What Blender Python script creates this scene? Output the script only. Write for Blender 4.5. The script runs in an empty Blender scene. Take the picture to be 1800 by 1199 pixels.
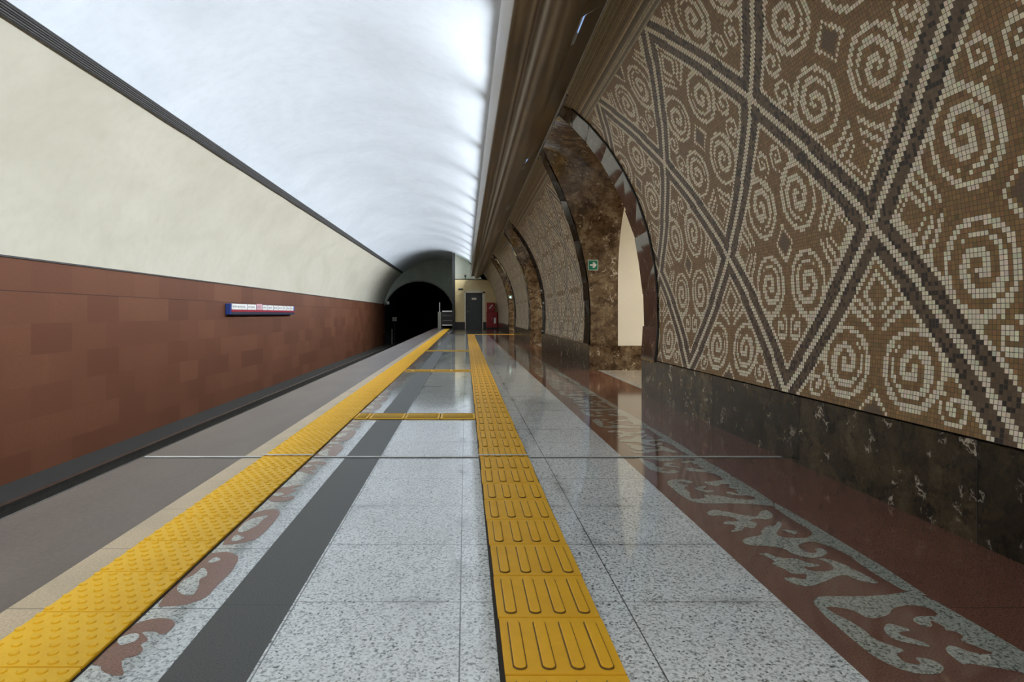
import bpy, bmesh, math, random
import numpy as np
from mathutils import Vector, noise
from mathutils.geometry import tessellate_polygon

random.seed(7)
rng = np.random.default_rng(11)
SC = bpy.context.scene
COL = SC.collection
PI = math.pi

# ------------------------------------------------------------------ helpers
def link(o, parent=None):
    COL.objects.link(o)
    if parent is not None:
        o.parent = parent
    return o

def mesh_obj(name, verts, faces, mat, parent=None, smooth=False, fmat=None):
    me = bpy.data.meshes.new(name)
    me.from_pydata([tuple(v) for v in verts], [], [tuple(f) for f in faces])
    for m in (mat if isinstance(mat, (list, tuple)) else [mat]):
        me.materials.append(m)
    if fmat is not None:
        me.polygons.foreach_set('material_index', fmat)
    if smooth:
        me.polygons.foreach_set('use_smooth', [True] * len(me.polygons))
    me.update()
    return link(bpy.data.objects.new(name, me), parent)

def empty(name, loc=(0, 0, 0), parent=None):
    o = bpy.data.objects.new(name, None)
    o.location = loc
    o.empty_display_size = .1
    return link(o, parent)

def tag(o, label=None, cat=None, group=None, kind=None):
    if label: o['label'] = label
    if cat: o['category'] = cat
    if group: o['group'] = group
    if kind: o['kind'] = kind
    return o

class MB:
    """collects simple solids; build() links them as one mesh object"""
    def __init__(s): s.v, s.f, s.m = [], [], []
    def add(s, vs, fs, mi=0):
        n = len(s.v); s.v += [tuple(p) for p in vs]
        s.f += [tuple(i + n for i in f) for f in fs]; s.m += [mi] * len(fs)
        return s
    def box(s, x0, x1, y0, y1, z0, z1, mi=0):
        vs = [(x, y, z) for z in (z0, z1) for y in (y0, y1) for x in (x0, x1)]
        return s.add(vs, [(0, 2, 3, 1), (4, 5, 7, 6), (0, 1, 5, 4), (2, 6, 7, 3), (0, 4, 6, 2), (1, 3, 7, 5)], mi)
    def bevbox(s, x0, x1, y0, y1, z0, z1, b=.01, mi=0):
        # box with its vertical corners and top edge chamfered
        def ring(d, z): return [(x0 + d, y0 + b, z), (x0 + b, y0 + d, z), (x1 - b, y0 + d, z), (x1 - d, y0 + b, z),
                                (x1 - d, y1 - b, z), (x1 - b, y1 - d, z), (x0 + b, y1 - d, z), (x0 + d, y1 - b, z)]
        rs = [ring(0, z0), ring(0, z1 - b), ring(b * .6, z1)]
        vs = sum(rs, []); fs = []
        for k in range(2):
            for i in range(8):
                j = (i + 1) % 8
                fs.append((k * 8 + i, k * 8 + j, k * 8 + 8 + j, k * 8 + 8 + i))
        fs += [tuple(range(16, 24)), tuple(range(7, -1, -1))]
        return s.add(vs, fs, mi)
    def tube(s, pts, r, n=10, mi=0, cap=True):
        pts = [Vector(p) for p in pts]; vs = []; fs = []
        for i, p in enumerate(pts):
            d = (pts[min(i + 1, len(pts) - 1)] - pts[max(i - 1, 0)]).normalized()
            a = d.cross(Vector((0, 0, 1)))
            if a.length < .01: a = d.cross(Vector((1, 0, 0)))
            a.normalize(); b = d.cross(a)
            for k in range(n):
                t = 2 * PI * k / n
                vs.append(p + (a * math.cos(t) + b * math.sin(t)) * r)
        for i in range(len(pts) - 1):
            for k in range(n):
                q = (k + 1) % n
                fs.append((i * n + k, i * n + q, (i + 1) * n + q, (i + 1) * n + k))
        if cap:
            fs += [tuple(range(n - 1, -1, -1)), tuple((len(pts) - 1) * n + k for k in range(n))]
        return s.add(vs, fs, mi)
    def prism_y(s, prof, y0, y1, mi=0):
        """closed (X, Z) outline pushed along Y"""
        n = len(prof)
        vs = [(x, y0, z) for x, z in prof] + [(x, y1, z) for x, z in prof]
        fs = [(i, (i + 1) % n, n + (i + 1) % n, n + i) for i in range(n)]
        fs += [tuple(range(n - 1, -1, -1)), tuple(range(n, 2 * n))]
        return s.add(vs, fs, mi)
    def build(s, name, mat, parent=None, smooth=False):
        return mesh_obj(name, s.v, s.f, mat, parent, smooth, s.m)

# ------------------------------------------------------------------ node materials
class NT:
    def __init__(s, name):
        s.mat = bpy.data.materials.new(name); s.mat.use_nodes = True
        s.t = s.mat.node_tree; s.n = s.t.nodes
        s.b = s.n['Principled BSDF']
        s.co = s.n.new('ShaderNodeTexCoord').outputs['Object']
        sp = s.n.new('ShaderNodeSeparateXYZ'); s.t.links.new(s.co, sp.inputs[0])
        s.x, s.y, s.z = sp.outputs
    def put(s, sock, v):
        if hasattr(v, 'is_linked'): s.t.links.new(v, sock)
        elif isinstance(v, (tuple, list)): sock.default_value = tuple(v) + ((1,) if len(v) == 3 and sock.type == 'RGBA' else ())
        else: sock.default_value = v
    def math(s, op, a, b=0., c=None, clamp=False):
        n = s.n.new('ShaderNodeMath'); n.operation = op; n.use_clamp = clamp
        s.put(n.inputs[0], a); s.put(n.inputs[1], b)
        if c is not None: s.put(n.inputs[2], c)
        return n.outputs[0]
    def vec(s, x, y, z):
        n = s.n.new('ShaderNodeCombineXYZ')
        for i, v in enumerate((x, y, z)): s.put(n.inputs[i], v)
        return n.outputs[0]
    def noise(s, scale, detail=3., rough=.5, vec=None, dist=0., out=0):
        n = s.n.new('ShaderNodeTexNoise'); n.inputs['Scale'].default_value = scale
        n.inputs['Detail'].default_value = detail; n.inputs['Roughness'].default_value = rough
        n.inputs['Distortion'].default_value = dist
        s.t.links.new(vec if vec is not None else s.co, n.inputs['Vector'])
        return n.outputs[out]
    def voro(s, scale, feature='F1', out='Distance', vec=None, rnd=1.):
        n = s.n.new('ShaderNodeTexVoronoi'); n.feature = feature; n.inputs['Scale'].default_value = scale
        n.inputs['Randomness'].default_value = rnd
        s.t.links.new(vec if vec is not None else s.co, n.inputs['Vector'])
        return n.outputs[out]
    def ramp(s, fac, stops, const=False):
        n = s.n.new('ShaderNodeValToRGB'); cr = n.color_ramp
        if const: cr.interpolation = 'CONSTANT'
        while len(cr.elements) > len(stops): cr.elements.remove(cr.elements[-1])
        while len(cr.elements) < len(stops): cr.elements.new(.5)
        for e, (p, c) in zip(cr.elements, stops):
            e.position = p
            if not isinstance(c, (tuple, list)): c = (c, c, c)
            e.color = tuple(c) + (1,)
        s.put(n.inputs[0], fac); return n.outputs[0]
    def mix(s, fac, a, b, mode='MIX'):
        n = s.n.new('ShaderNodeMix'); n.data_type = 'RGBA'; n.blend_type = mode
        s.put(n.inputs[0], fac); s.put(n.inputs[6], a); s.put(n.inputs[7], b)
        return n.outputs[2]
    def line(s, c, period, off, w):
        """1 on thin lines at off + k * period of coordinate c"""
        d = s.math('PINGPONG', s.math('SUBTRACT', c, off), period / 2)
        return s.math('LESS_THAN', d, w / 2)
    def at(s, c, pos, w):
        return s.math('LESS_THAN', s.math('ABSOLUTE', s.math('SUBTRACT', c, pos)), w / 2)
    def bump(s, h, strength=.3, dist=.01):
        n = s.n.new('ShaderNodeBump'); n.inputs['Strength'].default_value = strength
        n.inputs['Distance'].default_value = dist; s.put(n.inputs['Height'], h)
        s.t.links.new(n.outputs[0], s.b.inputs['Normal'])
    def done(s, col, rough=.5, metal=0., spec=None, coat=None):
        s.put(s.b.inputs['Base Color'], col); s.put(s.b.inputs['Roughness'], rough)
        s.put(s.b.inputs['Metallic'], metal)
        if spec is not None: s.put(s.b.inputs['Specular IOR Level'], spec)
        if coat is not None:
            s.put(s.b.inputs['Coat Weight'], coat); s.put(s.b.inputs['Coat Roughness'], .06)
        return s.mat

def plain(name, col, rough=.5, metal=0., var=.12, scale=8., spec=None):
    n = NT(name); f = n.noise(scale, 4)
    a = tuple(c * (1 - var) for c in col); b = tuple(min(1, c * (1 + var)) for c in col)
    return n.done(n.ramp(f, [(.3, a), (.7, b)]), rough, metal, spec)

def emit(name, col, strength):
    n = NT(name)
    n.put(n.b.inputs['Emission Color'], col); n.b.inputs['Emission Strength'].default_value = strength
    return n.done(col, .5)

def mat_granite(name, dark, mid, light, joints=None, rough=(.035, .09), grime=True):
    n = NT(name)
    wv = n.n.new('ShaderNodeVectorMath'); wv.operation = 'MULTIPLY_ADD'
    n.t.links.new(n.noise(90, 2, .6, out=1), wv.inputs[0]); wv.inputs[1].default_value = (.006, .006, .006); n.t.links.new(n.co, wv.inputs[2])
    f1 = n.voro(165, 'F1', 'Color', wv.outputs[0]); f2 = n.noise(80, 3, .65); f3 = n.noise(.9, 3)
    f = n.math('ADD', n.math('MULTIPLY', f1, .42), n.math('MULTIPLY', f2, .62))
    c = n.ramp(f, [(.30, dark), (.41, mid), (.52, light), (.72, tuple(min(1, x * 1.2) for x in light))])
    c = n.mix(n.ramp(f3, [(.35, 0.), (.75, .35)]), c, tuple(x * .8 for x in mid))
    if joints:
        m = 0.
        for axis, per, off in joints:
            m = n.math('MAXIMUM', m, n.line(n.x if axis == 'x' else n.y, per, off, .0042))
        if grime:
            g = 0.
            for axis, per, off in joints:
                d = n.math('PINGPONG', n.math('SUBTRACT', n.x if axis == 'x' else n.y, off), per / 2)
                g = n.math('MAXIMUM', g, n.ramp(d, [(0., 1.), (.05, 0.)]))
            g = n.math('MULTIPLY', g, n.ramp(n.noise(1.7, 5, .65), [(.5, 0.), (.68, .75)]))
            c = n.mix(g, c, (.055, .05, .04))
        c = n.mix(n.math('MULTIPLY', m, .85), c, (.045, .045, .042))
    r = n.ramp(n.noise(2.3, 4), [(.3, rough[0]), (.75, rough[1])])
    n.bump(n.noise(9, 3), .015, .003)
    return n.done(c, r, spec=.85)

def mat_plaster(name, col, stain, rough, spec=.5):
    n = NT(name)
    v = n.vec(n.math('MULTIPLY', n.x, .8), n.math('MULTIPLY', n.y, .55), n.z)
    f = n.noise(.75, 6, .6, v, .6); g = n.noise(5.5, 4, .6)
    c = n.mix(n.ramp(f, [(.36, 0.), (.74, .8)]), col, stain)
    c = n.mix(n.ramp(g, [(.45, 0.), (.8, .25)]), c, tuple(x * .85 for x in stain))
    n.bump(n.noise(26, 4), .1, .004)
    return n.done(c, rough, spec=spec)

def mat_marble(name, dk, br, lt, vein, rough=.1, spec=.5, slabs=False):
    n = NT(name)
    w = n.noise(3.2, 5, .65, out=1)
    v = n.n.new('ShaderNodeVectorMath'); v.operation = 'MULTIPLY_ADD'
    n.t.links.new(w, v.inputs[0]); v.inputs[1].default_value = (.55, .55, .55); n.t.links.new(n.co, v.inputs[2])
    vv = v.outputs[0]
    f = n.noise(5.5, 6, .66, vv)
    c = n.ramp(f, [(.34, dk), (.5, br), (.68, lt)])
    g = n.noise(17, 4, .7)
    c = n.mix(n.ramp(g, [(.54, 0.), (.66, .75)]), c, dk)
    e = n.voro(9., 'DISTANCE_TO_EDGE', vec=vv)
    gate = n.ramp(n.noise(7.5, 3, .6), [(.58, 0.), (.66, 1.)])
    c = n.mix(n.math('MULTIPLY', n.ramp(e, [(.0, 1.), (.07, 0.)]), gate), c, vein)
    if slabs:
        wn = n.n.new('ShaderNodeTexWhiteNoise'); wn.noise_dimensions = '1D'
        n.put(wn.inputs['W'], n.math('FLOOR', n.math('DIVIDE', n.math('SUBTRACT', n.y, 2.5), 1.34)))
        c = n.mix(1., c, n.ramp(wn.outputs['Value'], [(0., .45), (1., 1.35)]), 'MULTIPLY')
    return n.done(c, rough, spec=spec)

M = {}
M['granite'] = mat_granite('light_granite', (.05, .055, .05), (.45, .475, .46), (.77, .80, .785), [('x', .5, -.015), ('y', .5, .0)])
M['granite_band'] = mat_granite('grey_granite', (.045, .05, .05), (.36, .38, .37), (.64, .67, .65), [('y', .5, -.045)], grime=False)
M['inlay_grey'] = mat_granite('shaded_grey_granite', (.03, .035, .03), (.19, .20, .17), (.38, .40, .345), grime=False)  # grey of the right band, weaker light there darkened into the colour
M['beige_granite'] = mat_granite('beige_granite', (.25, .21, .16), (.5, .45, .36), (.66, .61, .52), [('y', .5, .0), ('x', .5, .05)], grime=False)

def mat_red_granite(name, col, per, rough, both=False):
    n = NT(name)
    f = n.noise(190, 2); g = n.noise(1.3, 4)
    c = n.ramp(f, [(.35, tuple(x * .6 for x in col)), (.6, tuple(x * 1.35 for x in col))])
    c = n.mix(n.ramp(g, [(.35, 0.), (.75, .5)]), c, tuple(x * .75 for x in col))
    c = n.mix(n.math('MULTIPLY', n.line(n.y, per, 0., .004), .8), c, (.02, .016, .014))
    return n.done(c, rough)
M['red_granite'] = mat_red_granite('red_granite', (.17, .068, .042), .98, .075)
M['brown_ground'] = mat_red_granite('shaded_brown_granite', (.165, .070, .046), 50., .09)  # brown inlay granite made darker for the weaker light at the right
M['brown_inlay'] = mat_red_granite('brown_inlay_granite', (.26, .115, .075), 50., .16)

def mat_edge():
    n = NT('dark_edge_granite')
    f = n.noise(48, 4, .6); g = n.noise(2.0, 5, .6, n.vec(n.x, n.math('MULTIPLY', n.y, .35), n.z))
    c = n.ramp(f, [(.32, (.070, .051, .046)), (.68, (.110, .083, .076))])
    c = n.mix(n.ramp(g, [(.4, 0.), (.75, .6)]), c, (.17, .14, .115))
    return n.done(c, .34, spec=.32)
M['edge'] = mat_edge()

def mat_dark_band():
    n = NT('dark_flamed_granite')
    f = n.noise(210, 2)
    c = n.ramp(f, [(.3, (.040, .042, .036)), (.65, (.085, .088, .078))])
    c = n.mix(n.math('MULTIPLY', n.line(n.y, 1., -.02, .004), .5), c, (.012, .012, .012))
    n.bump(f, .25, .002)
    return n.done(c, .42, spec=.35)
M['dark_band'] = mat_dark_band()

def mat_pale():
    n = NT('pale_limestone')
    f = n.noise(120, 3); g = n.noise(3, 4)
    c = n.ramp(f, [(.3, (.42, .31, .185)), (.7, (.64, .50, .33))])
    c = n.mix(n.ramp(g, [(.4, 0.), (.7, .4)]), c, (.27, .24, .16))
    c = n.mix(n.math('MULTIPLY', n.line(n.y, .5, -.046, .005), .7), c, (.05, .04, .03))
    return n.done(c, .3)
M['pale'] = mat_pale()
M['far_paving'] = plain('dark_polished_paving', (.04, .036, .032), .18)
M['slab_side'] = plain('platform_concrete', (.022, .022, .022), .9)
M['trackbed'] = plain('track_ballast_concrete', (.03, .03, .028), .95, scale=20)
M['steel'] = plain('worn_steel', (.25, .24, .22), .35, 1.)

def mat_yellow(name, col, dirt):
    n = NT(name)
    f = n.noise(4, 5, .6); g = n.noise(60, 3)
    c = n.mix(n.ramp(f, [(.45, 0.), (.8, .45)]), col, dirt)
    c = n.mix(n.ramp(g, [(.5, 0.), (.8, .2)]), c, tuple(x * .7 for x in col))
    return n.done(c, n.ramp(f, [(.3, .4), (.7, .55)]), spec=.25)
M['yellow'] = mat_yellow('yellow_rubber', (.95, .55, .022), (.84, .44, .03))
M['ochre'] = mat_yellow('ochre_rubber', (.86, .455, .018), (.70, .34, .02))
M['groove'] = plain('grimy_rubber_groove', (.20, .105, .012), .6)
M['tile_glue'] = plain('dark_adhesive', (.02, .012, .006), .8)
M['aluminium'] = plain('brushed_aluminium', (.62, .62, .59), .4, .25)
M['black'] = plain('black_rubber', (.012, .012, .012), .5)
M['plaster_hi'] = mat_plaster('bluish_white_plaster', (.76, .83, .91), (.62, .685, .755), .36)
M['plaster_lo'] = mat_plaster('cream_plaster', (.60, .58, .49), (.48, .46, .37), .55)
M['plaster_end'] = mat_plaster('yellowed_plaster', (.74, .60, .32), (.55, .42, .2), .6)
M['plaster_white'] = mat_plaster('white_plaster', (.80, .77, .68), (.72, .69, .6), .6)
M['portal_grey'] = plain('grey_concrete', (.60, .68, .60), .8, scale=1.2)
M['portal_rim'] = plain('pale_rim_paint', (.5, .52, .48), .7)
M['tunnel'] = plain('dark_tunnel_lining', (.012, .013, .016), .95)  # near-black colour, also on the lower part of the end wall
M['marble'] = mat_marble('dark_brown_marble', (.014, .010, .006), (.056, .039, .020), (.115, .082, .044), (.60, .52, .40), .2, .16, True)
M['marble_jamb'] = mat_marble('brown_marble', (.035, .019, .010), (.12, .078, .043), (.26, .20, .125), (.70, .62, .50), .14)
M['marble_ring'] = mat_marble('polished_brown_marble', (.03, .022, .015), (.075, .052, .034), (.13, .10, .07), (.3, .26, .2), .06, .38)

def mat_redwall():
    n = NT('red_tuff_cladding')
    v = n.vec(n.y, n.math('ADD', n.z, -.327), 0.)
    b = n.n.new('ShaderNodeTexBrick'); b.offset = .43; b.offset_frequency = 2; b.squash = 1.
    n.t.links.new(v, b.inputs['Vector'])
    for k, val in (('Scale', 1.), ('Mortar Size', .0015), ('Mortar Smooth', .1), ('Bias', 0.), ('Brick Width', .93), ('Row Height', .43)):
        b.inputs[k].default_value = val
    b.inputs['Color1'].default_value = (.115, .042, .021, 1); b.inputs['Color2'].default_value = (.175, .072, .036, 1)
    b.inputs['Mortar'].default_value = (.10, .045, .028, 1)
    g = n.noise(85, 3, .7); k = n.noise(.8, 4)
    c = n.mix(n.ramp(g, [(.35, 0.), (.7, .6)]), b.outputs['Color'], (.085, .031, .016))
    c = n.mix(n.ramp(k, [(.35, 0.), (.75, .5)]), c, (.11, .040, .020))
    s = n.at(n.z, 1.187, .012)
    c = n.mix(n.math('MULTIPLY', s, .8), c, (.03, .013, .01))
    n.bump(g, .12, .003)
    return n.done(c, .6, spec=.2)
M['redwall'] = mat_redwall()

def mat_mosaic():
    n = NT('glass_mosaic_tiles')
    a = n.n.new('ShaderNodeAttribute'); a.attribute_name = 'tile'
    uv = n.n.new('ShaderNodeTexCoord').outputs['UV']
    sp = n.n.new('ShaderNodeSeparateXYZ'); n.t.links.new(uv, sp.inputs[0])
    m = n.math('MAXIMUM', n.line(sp.outputs[0], 1., 0., .13), n.line(sp.outputs[1], 1., 0., .11))
    c = n.mix(m, a.outputs['Color'], (.12, .094, .062))
    n.bump(n.math('SUBTRACT', 1., m), .25, .002)
    return n.done(c, n.math('ADD', .3, n.math('MULTIPLY', m, .4)), spec=.4)
M['mosaic'] = mat_mosaic()
M['bronze'] = None
def mat_bronze():
    n = NT('dull_bronze_sheet')
    f = n.noise(3, 4, .6, n.vec(n.x, n.math('MULTIPLY', n.y, .3), n.z)); g = n.noise(40, 3)
    c = n.ramp(f, [(.3, (.165, .125, .08)), (.7, (.29, .225, .145))])
    c = n.mix(n.ramp(g, [(.5, 0.), (.8, .25)]), c, (.10, .08, .06))
    return n.done(c, n.ramp(f, [(.3, .30), (.7, .40)]), .85)
M['bronze'] = mat_bronze()
M['white_enamel'] = plain('white_enamel', (.75, .76, .74), .35)
M['pink_enamel'] = plain('pink_enamel', (.62, .36, .40), .35)
M['blue_enamel'] = plain('blue_enamel', (.035, .075, .30), .35)
M['navy'] = plain('navy_enamel', (.018, .022, .05), .4)
M['crimson'] = plain('crimson_enamel', (.30, .012, .03), .35)
M['grey_print'] = plain('grey_print', (.30, .32, .34), .5)
M['green_sign'] = plain('green_enamel', (.0, .17, .11), .35)
M['red_paint'] = plain('red_paint', (.26, .008, .012), .35)
M['door_grey'] = plain('dark_grey_door_paint', (.045, .05, .052), .4)
M['grey_paint'] = plain('grey_paint', (.22, .22, .19), .5)
M['dark_paint'] = plain('dark_paint', (.02, .018, .018), .5)
M['cream_plate'] = plain('cream_plate', (.72, .66, .5), .5)
M['cable_jacket'] = plain('grey_cable_jacket', (.045, .045, .045), .6)

# ------------------------------------------------------------------ the hall's cross-section
CX, CZ, R = -2.0, .85, 4.0
Y0, YE, YP = -8.5, 40.0, 48.0            # behind the camera, service room front, tunnel portal
def xw(z): return CX + math.sqrt(max(0, R * R - (z - CZ) ** 2))
def pt(phi, r=R): return CX + r * math.cos(phi), CZ + r * math.sin(phi)
PH0 = math.asin((.40 - CZ) / R); PH1 = math.asin((3.025 - CZ) / R); PH2 = .80
PHC = 2.268                               # cable bundle on the vault
PHL = PI - math.asin((1.616 - CZ) / R)
XL = -5.90
PITCH = 9.52
ARCHES = [8.8 + PITCH * k for k in range(-1, 3)]
ZT = 3.31                                 # the arches stop under this beam

# ---- ceiling (upper vault) and left wall
def vault(name, p0, p1, n, y0, y1, step, mat, amp, parent=None):
    ys = np.arange(y0, y1 + step * .5, step); vs = []; fs = []
    for y in ys:
        for i in range(n + 1):
            p = p0 + (p1 - p0) * i / n
            d = amp * (noise.noise((y * .75, p * 1.2, 3.)) + .6 * noise.noise((y * 2.1, p * 1.0, 9.)) + .35 * noise.noise((y * .3, p * 3., 1.)))
            x, z = pt(p, R + d + .012)
            vs.append((x, y, z))
    for j in range(len(ys) - 1):
        for i in range(n):
            a = j * (n + 1) + i
            fs.append((a, a + 1, a + n + 2, a + n + 1))
    return mesh_obj(name, vs, fs, mat, parent, True)

c = vault('ceiling', PH2, PHC, 56, Y0, YP, .125, M['plaster_hi'], .014)
tag(c, 'smooth bluish white barrel vault over the tracks and platform', 'ceiling', kind='structure')
WL = empty('wall_left'); tag(WL, 'long wall across the track, red stone below curved cream plaster', 'wall', kind='structure')
vault('plaster', PHC, PHL + .02, 24, Y0, YP, .25, M['plaster_lo'], .008, WL)
MB().box(XL - .25, XL, Y0, YP, -1.35, 1.616).build('stone_cladding', M['redwall'], WL)
MB().box(XL - .2, XL + .018, Y0, YP, 1.616, 1.64).build('shadow_line', M['dark_paint'], WL)  # dark strip paints the ledge's shadow line above the cladding

# ---- cable bundle along the vault
cb = empty('cable_bundle', (pt(PHC)[0], Y0, pt(PHC)[1]))
tag(cb, 'dark bundle of parallel cables running along the curved vault above the red wall', 'cable')
def rel(o, root):
    o.location = -Vector(root.location); return o
x0, z0 = pt(PHC, R - .02)
b = MB()
for dp in (-1, 1):
    xa, za = pt(PHC + dp * .0170, R - .012)
    b.tube([(xa, Y0, za), (xa, YP - .1, za)], .012, 6)
rel(b.build('rail', M['black'], cb), cb)
for k in range(5):
    xa, za = pt(PHC + (k - 2) * .0064, R - .012 - .004 * (k % 2))
    pts = [(xa + .003 * noise.noise((y * .8, k, 0)), y, za + .004 * noise.noise((y * .7, k, 5))) for y in np.arange(Y0, YP - .1, .8)]
    rel(MB().tube(pts, .0125, 8).build('cable', M['cable_jacket'], cb, True), cb)

# ------------------------------------------------------------------ floor
FL = empty('floor'); tag(FL, 'polished granite platform floor laid in long bands', 'floor', kind='structure')
YF = 29.3
def zone(name, xa, xb, mat, label, ya=Y0, yb=YF):
    o = MB().box(xa, xb, ya, yb, -.12, 0).build(name, mat, FL); o['label'] = label; return o
zone('edge_paving', -1.98, -1.365, M['edge'], 'dark brown granite paving at the platform edge', yb=YE + 4)
zone('pale_kerb', -1.365, -1.245, M['pale'], 'narrow pale limestone strip', yb=YE)
zone('ornament_ground', -1.245, -.735, M['granite_band'], 'speckled grey granite with brown scroll inlay', yb=YE)
zone('dark_strip', -.735, -.523, M['dark_band'], 'matt charcoal granite strip')
zone('granite_paving', -.523, .965, M['granite'], 'pale speckled granite slabs')
zone('brown_ground', .965, 1.452, M['brown_ground'], 'reddish brown granite with grey scroll inlay')
zone('red_paving', 1.452, 2.08, M['red_granite'], 'dark red brown granite slabs')
zone('line_paving', 2.08, 2.15, M['granite_band'], 'grey granite line in the passages', yb=YE)
zone('passage_paving', 2.15, 9.5, M['beige_granite'], 'pale beige granite in the passages', yb=YE)
zone('far_paving', -.735, 2.08, M['far_paving'], 'dark polished paving at the far end', YF, YE + 1)
MB().box(-1.93, 9.5, Y0, YP, -1.35, -.12).build('platform_base', M['slab_side'], FL)
tb = MB().box(-6.1, -1.9, Y0, 70, -1.5, -1.3).build('floor_track', M['trackbed'])
tag(tb, 'dark track bed below the platform edge', 'track bed', kind='structure')

# ---- floor scroll inlays (outlines in metres on the floor)
B_main=[(1.059,2.001),(1.103,2.042),(1.206,2.037),(1.31,2.047),(1.355,2.06),(1.435,2.084),(1.453,1.705),(1.453,1.52),(1.38,1.52),(1.369,1.606),(1.31,1.629),(1.27,1.646),(1.243,1.64),(1.252,1.715),(1.289,1.741),(1.314,1.695),(1.371,1.689),(1.343,1.741),(1.331,1.765),(1.357,1.782),(1.357,1.814),(1.332,1.817),(1.345,1.84),(1.334,1.885),(1.314,1.84),(1.284,1.84),(1.281,1.881),(1.312,1.905),(1.381,1.905),(1.39,1.958),(1.344,1.98),(1.276,1.958),(1.233,1.909),(1.163,1.885),(1.147,1.95),(1.092,1.967),(1.072,1.958),(1.109,1.843),(1.105,1.768),(1.119,1.748),(1.15,1.708),(1.112,1.695),(1.106,1.652),(1.129,1.64),(1.146,1.646),(1.148,1.677),(1.176,1.671),(1.192,1.652),(1.188,1.623),(1.155,1.597),(1.103,1.597),(1.07,1.623),(1.045,1.683),(1.044,1.775),(1.045,1.909)]
B_loop=[(1.159,1.81),(1.169,1.832),(1.199,1.862),(1.218,1.847),(1.244,1.817),(1.194,1.81),(1.19,1.789),(1.225,1.754),(1.229,1.728),(1.204,1.734),(1.152,1.768)]
A_arm=[(1.419,2.656),(1.35,2.574),(1.277,2.566),(1.238,2.588),(1.245,2.626),(1.278,2.672),(1.328,2.745),(1.33,2.787),(1.281,2.712),(1.253,2.72),(1.196,2.656),(1.18,2.603),(1.107,2.574),(1.069,2.538),(1.07,2.489),(1.16,2.476),(1.195,2.449),(1.197,2.397),(1.239,2.354),(1.295,2.372),(1.34,2.416),(1.334,2.462),(1.303,2.449),(1.297,2.41),(1.259,2.41),(1.251,2.476),(1.309,2.524),(1.353,2.524),(1.376,2.469),(1.43,2.46)]
A_blob=[(1.285,2.672),(1.32,2.664),(1.343,2.649),(1.313,2.603),(1.3,2.633)]
A_up=[(1.066,2.902),(1.115,2.949),(1.168,2.912),(1.21,2.866),(1.264,2.839),(1.308,2.912),(1.353,2.949),(1.351,2.884),(1.322,2.821),(1.277,2.795),(1.262,2.821),(1.198,2.787),(1.231,2.753),(1.178,2.68),(1.156,2.712),(1.122,2.656),(1.064,2.641),(1.109,2.688),(1.124,2.736),(1.074,2.745),(1.112,2.787),(1.159,2.77),(1.162,2.83),(1.118,2.857),(1.063,2.857)]
A_low=[(1.071,2.404),(1.111,2.41),(1.129,2.36),(1.194,2.354),(1.202,2.318),(1.249,2.289),(1.196,2.271),(1.175,2.283),(1.174,2.238),(1.256,2.238),(1.283,2.283),(1.275,2.336),(1.253,2.354),(1.303,2.354),(1.332,2.294),(1.334,2.26),(1.35,2.195),(1.35,2.128),(1.3,2.153),(1.279,2.211),(1.233,2.189),(1.183,2.153),(1.106,2.108),(1.065,2.133),(1.055,2.179),(1.089,2.189),(1.122,2.163),(1.158,2.216),(1.104,2.211),(1.098,2.26),(1.076,2.306),(1.102,2.324),(1.091,2.378)]
A_edge=[(1.452,3.06),(1.404,3.008),(1.395,2.804),(1.404,2.656),(1.369,2.581),(1.38,2.476),(1.397,2.391),(1.385,2.294),(1.384,2.195),(1.394,2.06),(1.452,2.04)]
L1=[(-.941,1.853),(-.907,1.886),(-.881,1.894),(-.848,1.886),(-.819,1.857),(-.819,1.807),(-.832,1.793),(-.857,1.813),(-.897,1.811),(-.869,1.784),(-.852,1.763),(-.865,1.742),(-.84,1.713),(-.845,1.681),(-.876,1.67),(-.854,1.629),(-.829,1.596),(-.848,1.588),(-.895,1.611),(-.91,1.636),(-.941,1.64)]
L1h=[(-.933,1.754),(-.938,1.776),(-.921,1.798),(-.904,1.802),(-.888,1.789),(-.882,1.759),(-.898,1.744),(-.913,1.733)]
L2=[(-.942,1.964),(-.942,2.404),(-.897,2.423),(-.858,2.413),(-.814,2.366),(-.795,2.235),(-.802,2.125),(-.802,2.033),(-.824,1.999),(-.853,1.973)]
L2h=[(-.924,2.089),(-.932,2.163),(-.911,2.211),(-.912,2.277),(-.879,2.235),(-.866,2.195),(-.882,2.171),(-.857,2.111),(-.849,2.04),(-.882,2.047)]
L2k=[(-.914,2.316),(-.903,2.375),(-.871,2.343),(-.892,2.312)]
L3=[(-.942,2.487),(-.942,2.88),(-.905,2.94),(-.85,2.954),(-.817,2.898),(-.808,2.778),(-.807,2.645),(-.816,2.556),(-.854,2.513)]
L3h=[(-.927,2.651),(-.928,2.804),(-.855,2.87),(-.863,2.804),(-.864,2.716),(-.895,2.633)]
L3k=[(-.909,2.534),(-.917,2.611),(-.864,2.577),(-.876,2.534)]
def chaikin(p, lim=None):
    q = []
    for i in range(len(p)):
        a, c2 = p[i], p[(i + 1) % len(p)]
        q += [(a[0] * .78 + c2[0] * .22, a[1] * .78 + c2[1] * .22), (a[0] * .22 + c2[0] * .78, a[1] * .22 + c2[1] * .78)]
    return q
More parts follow.
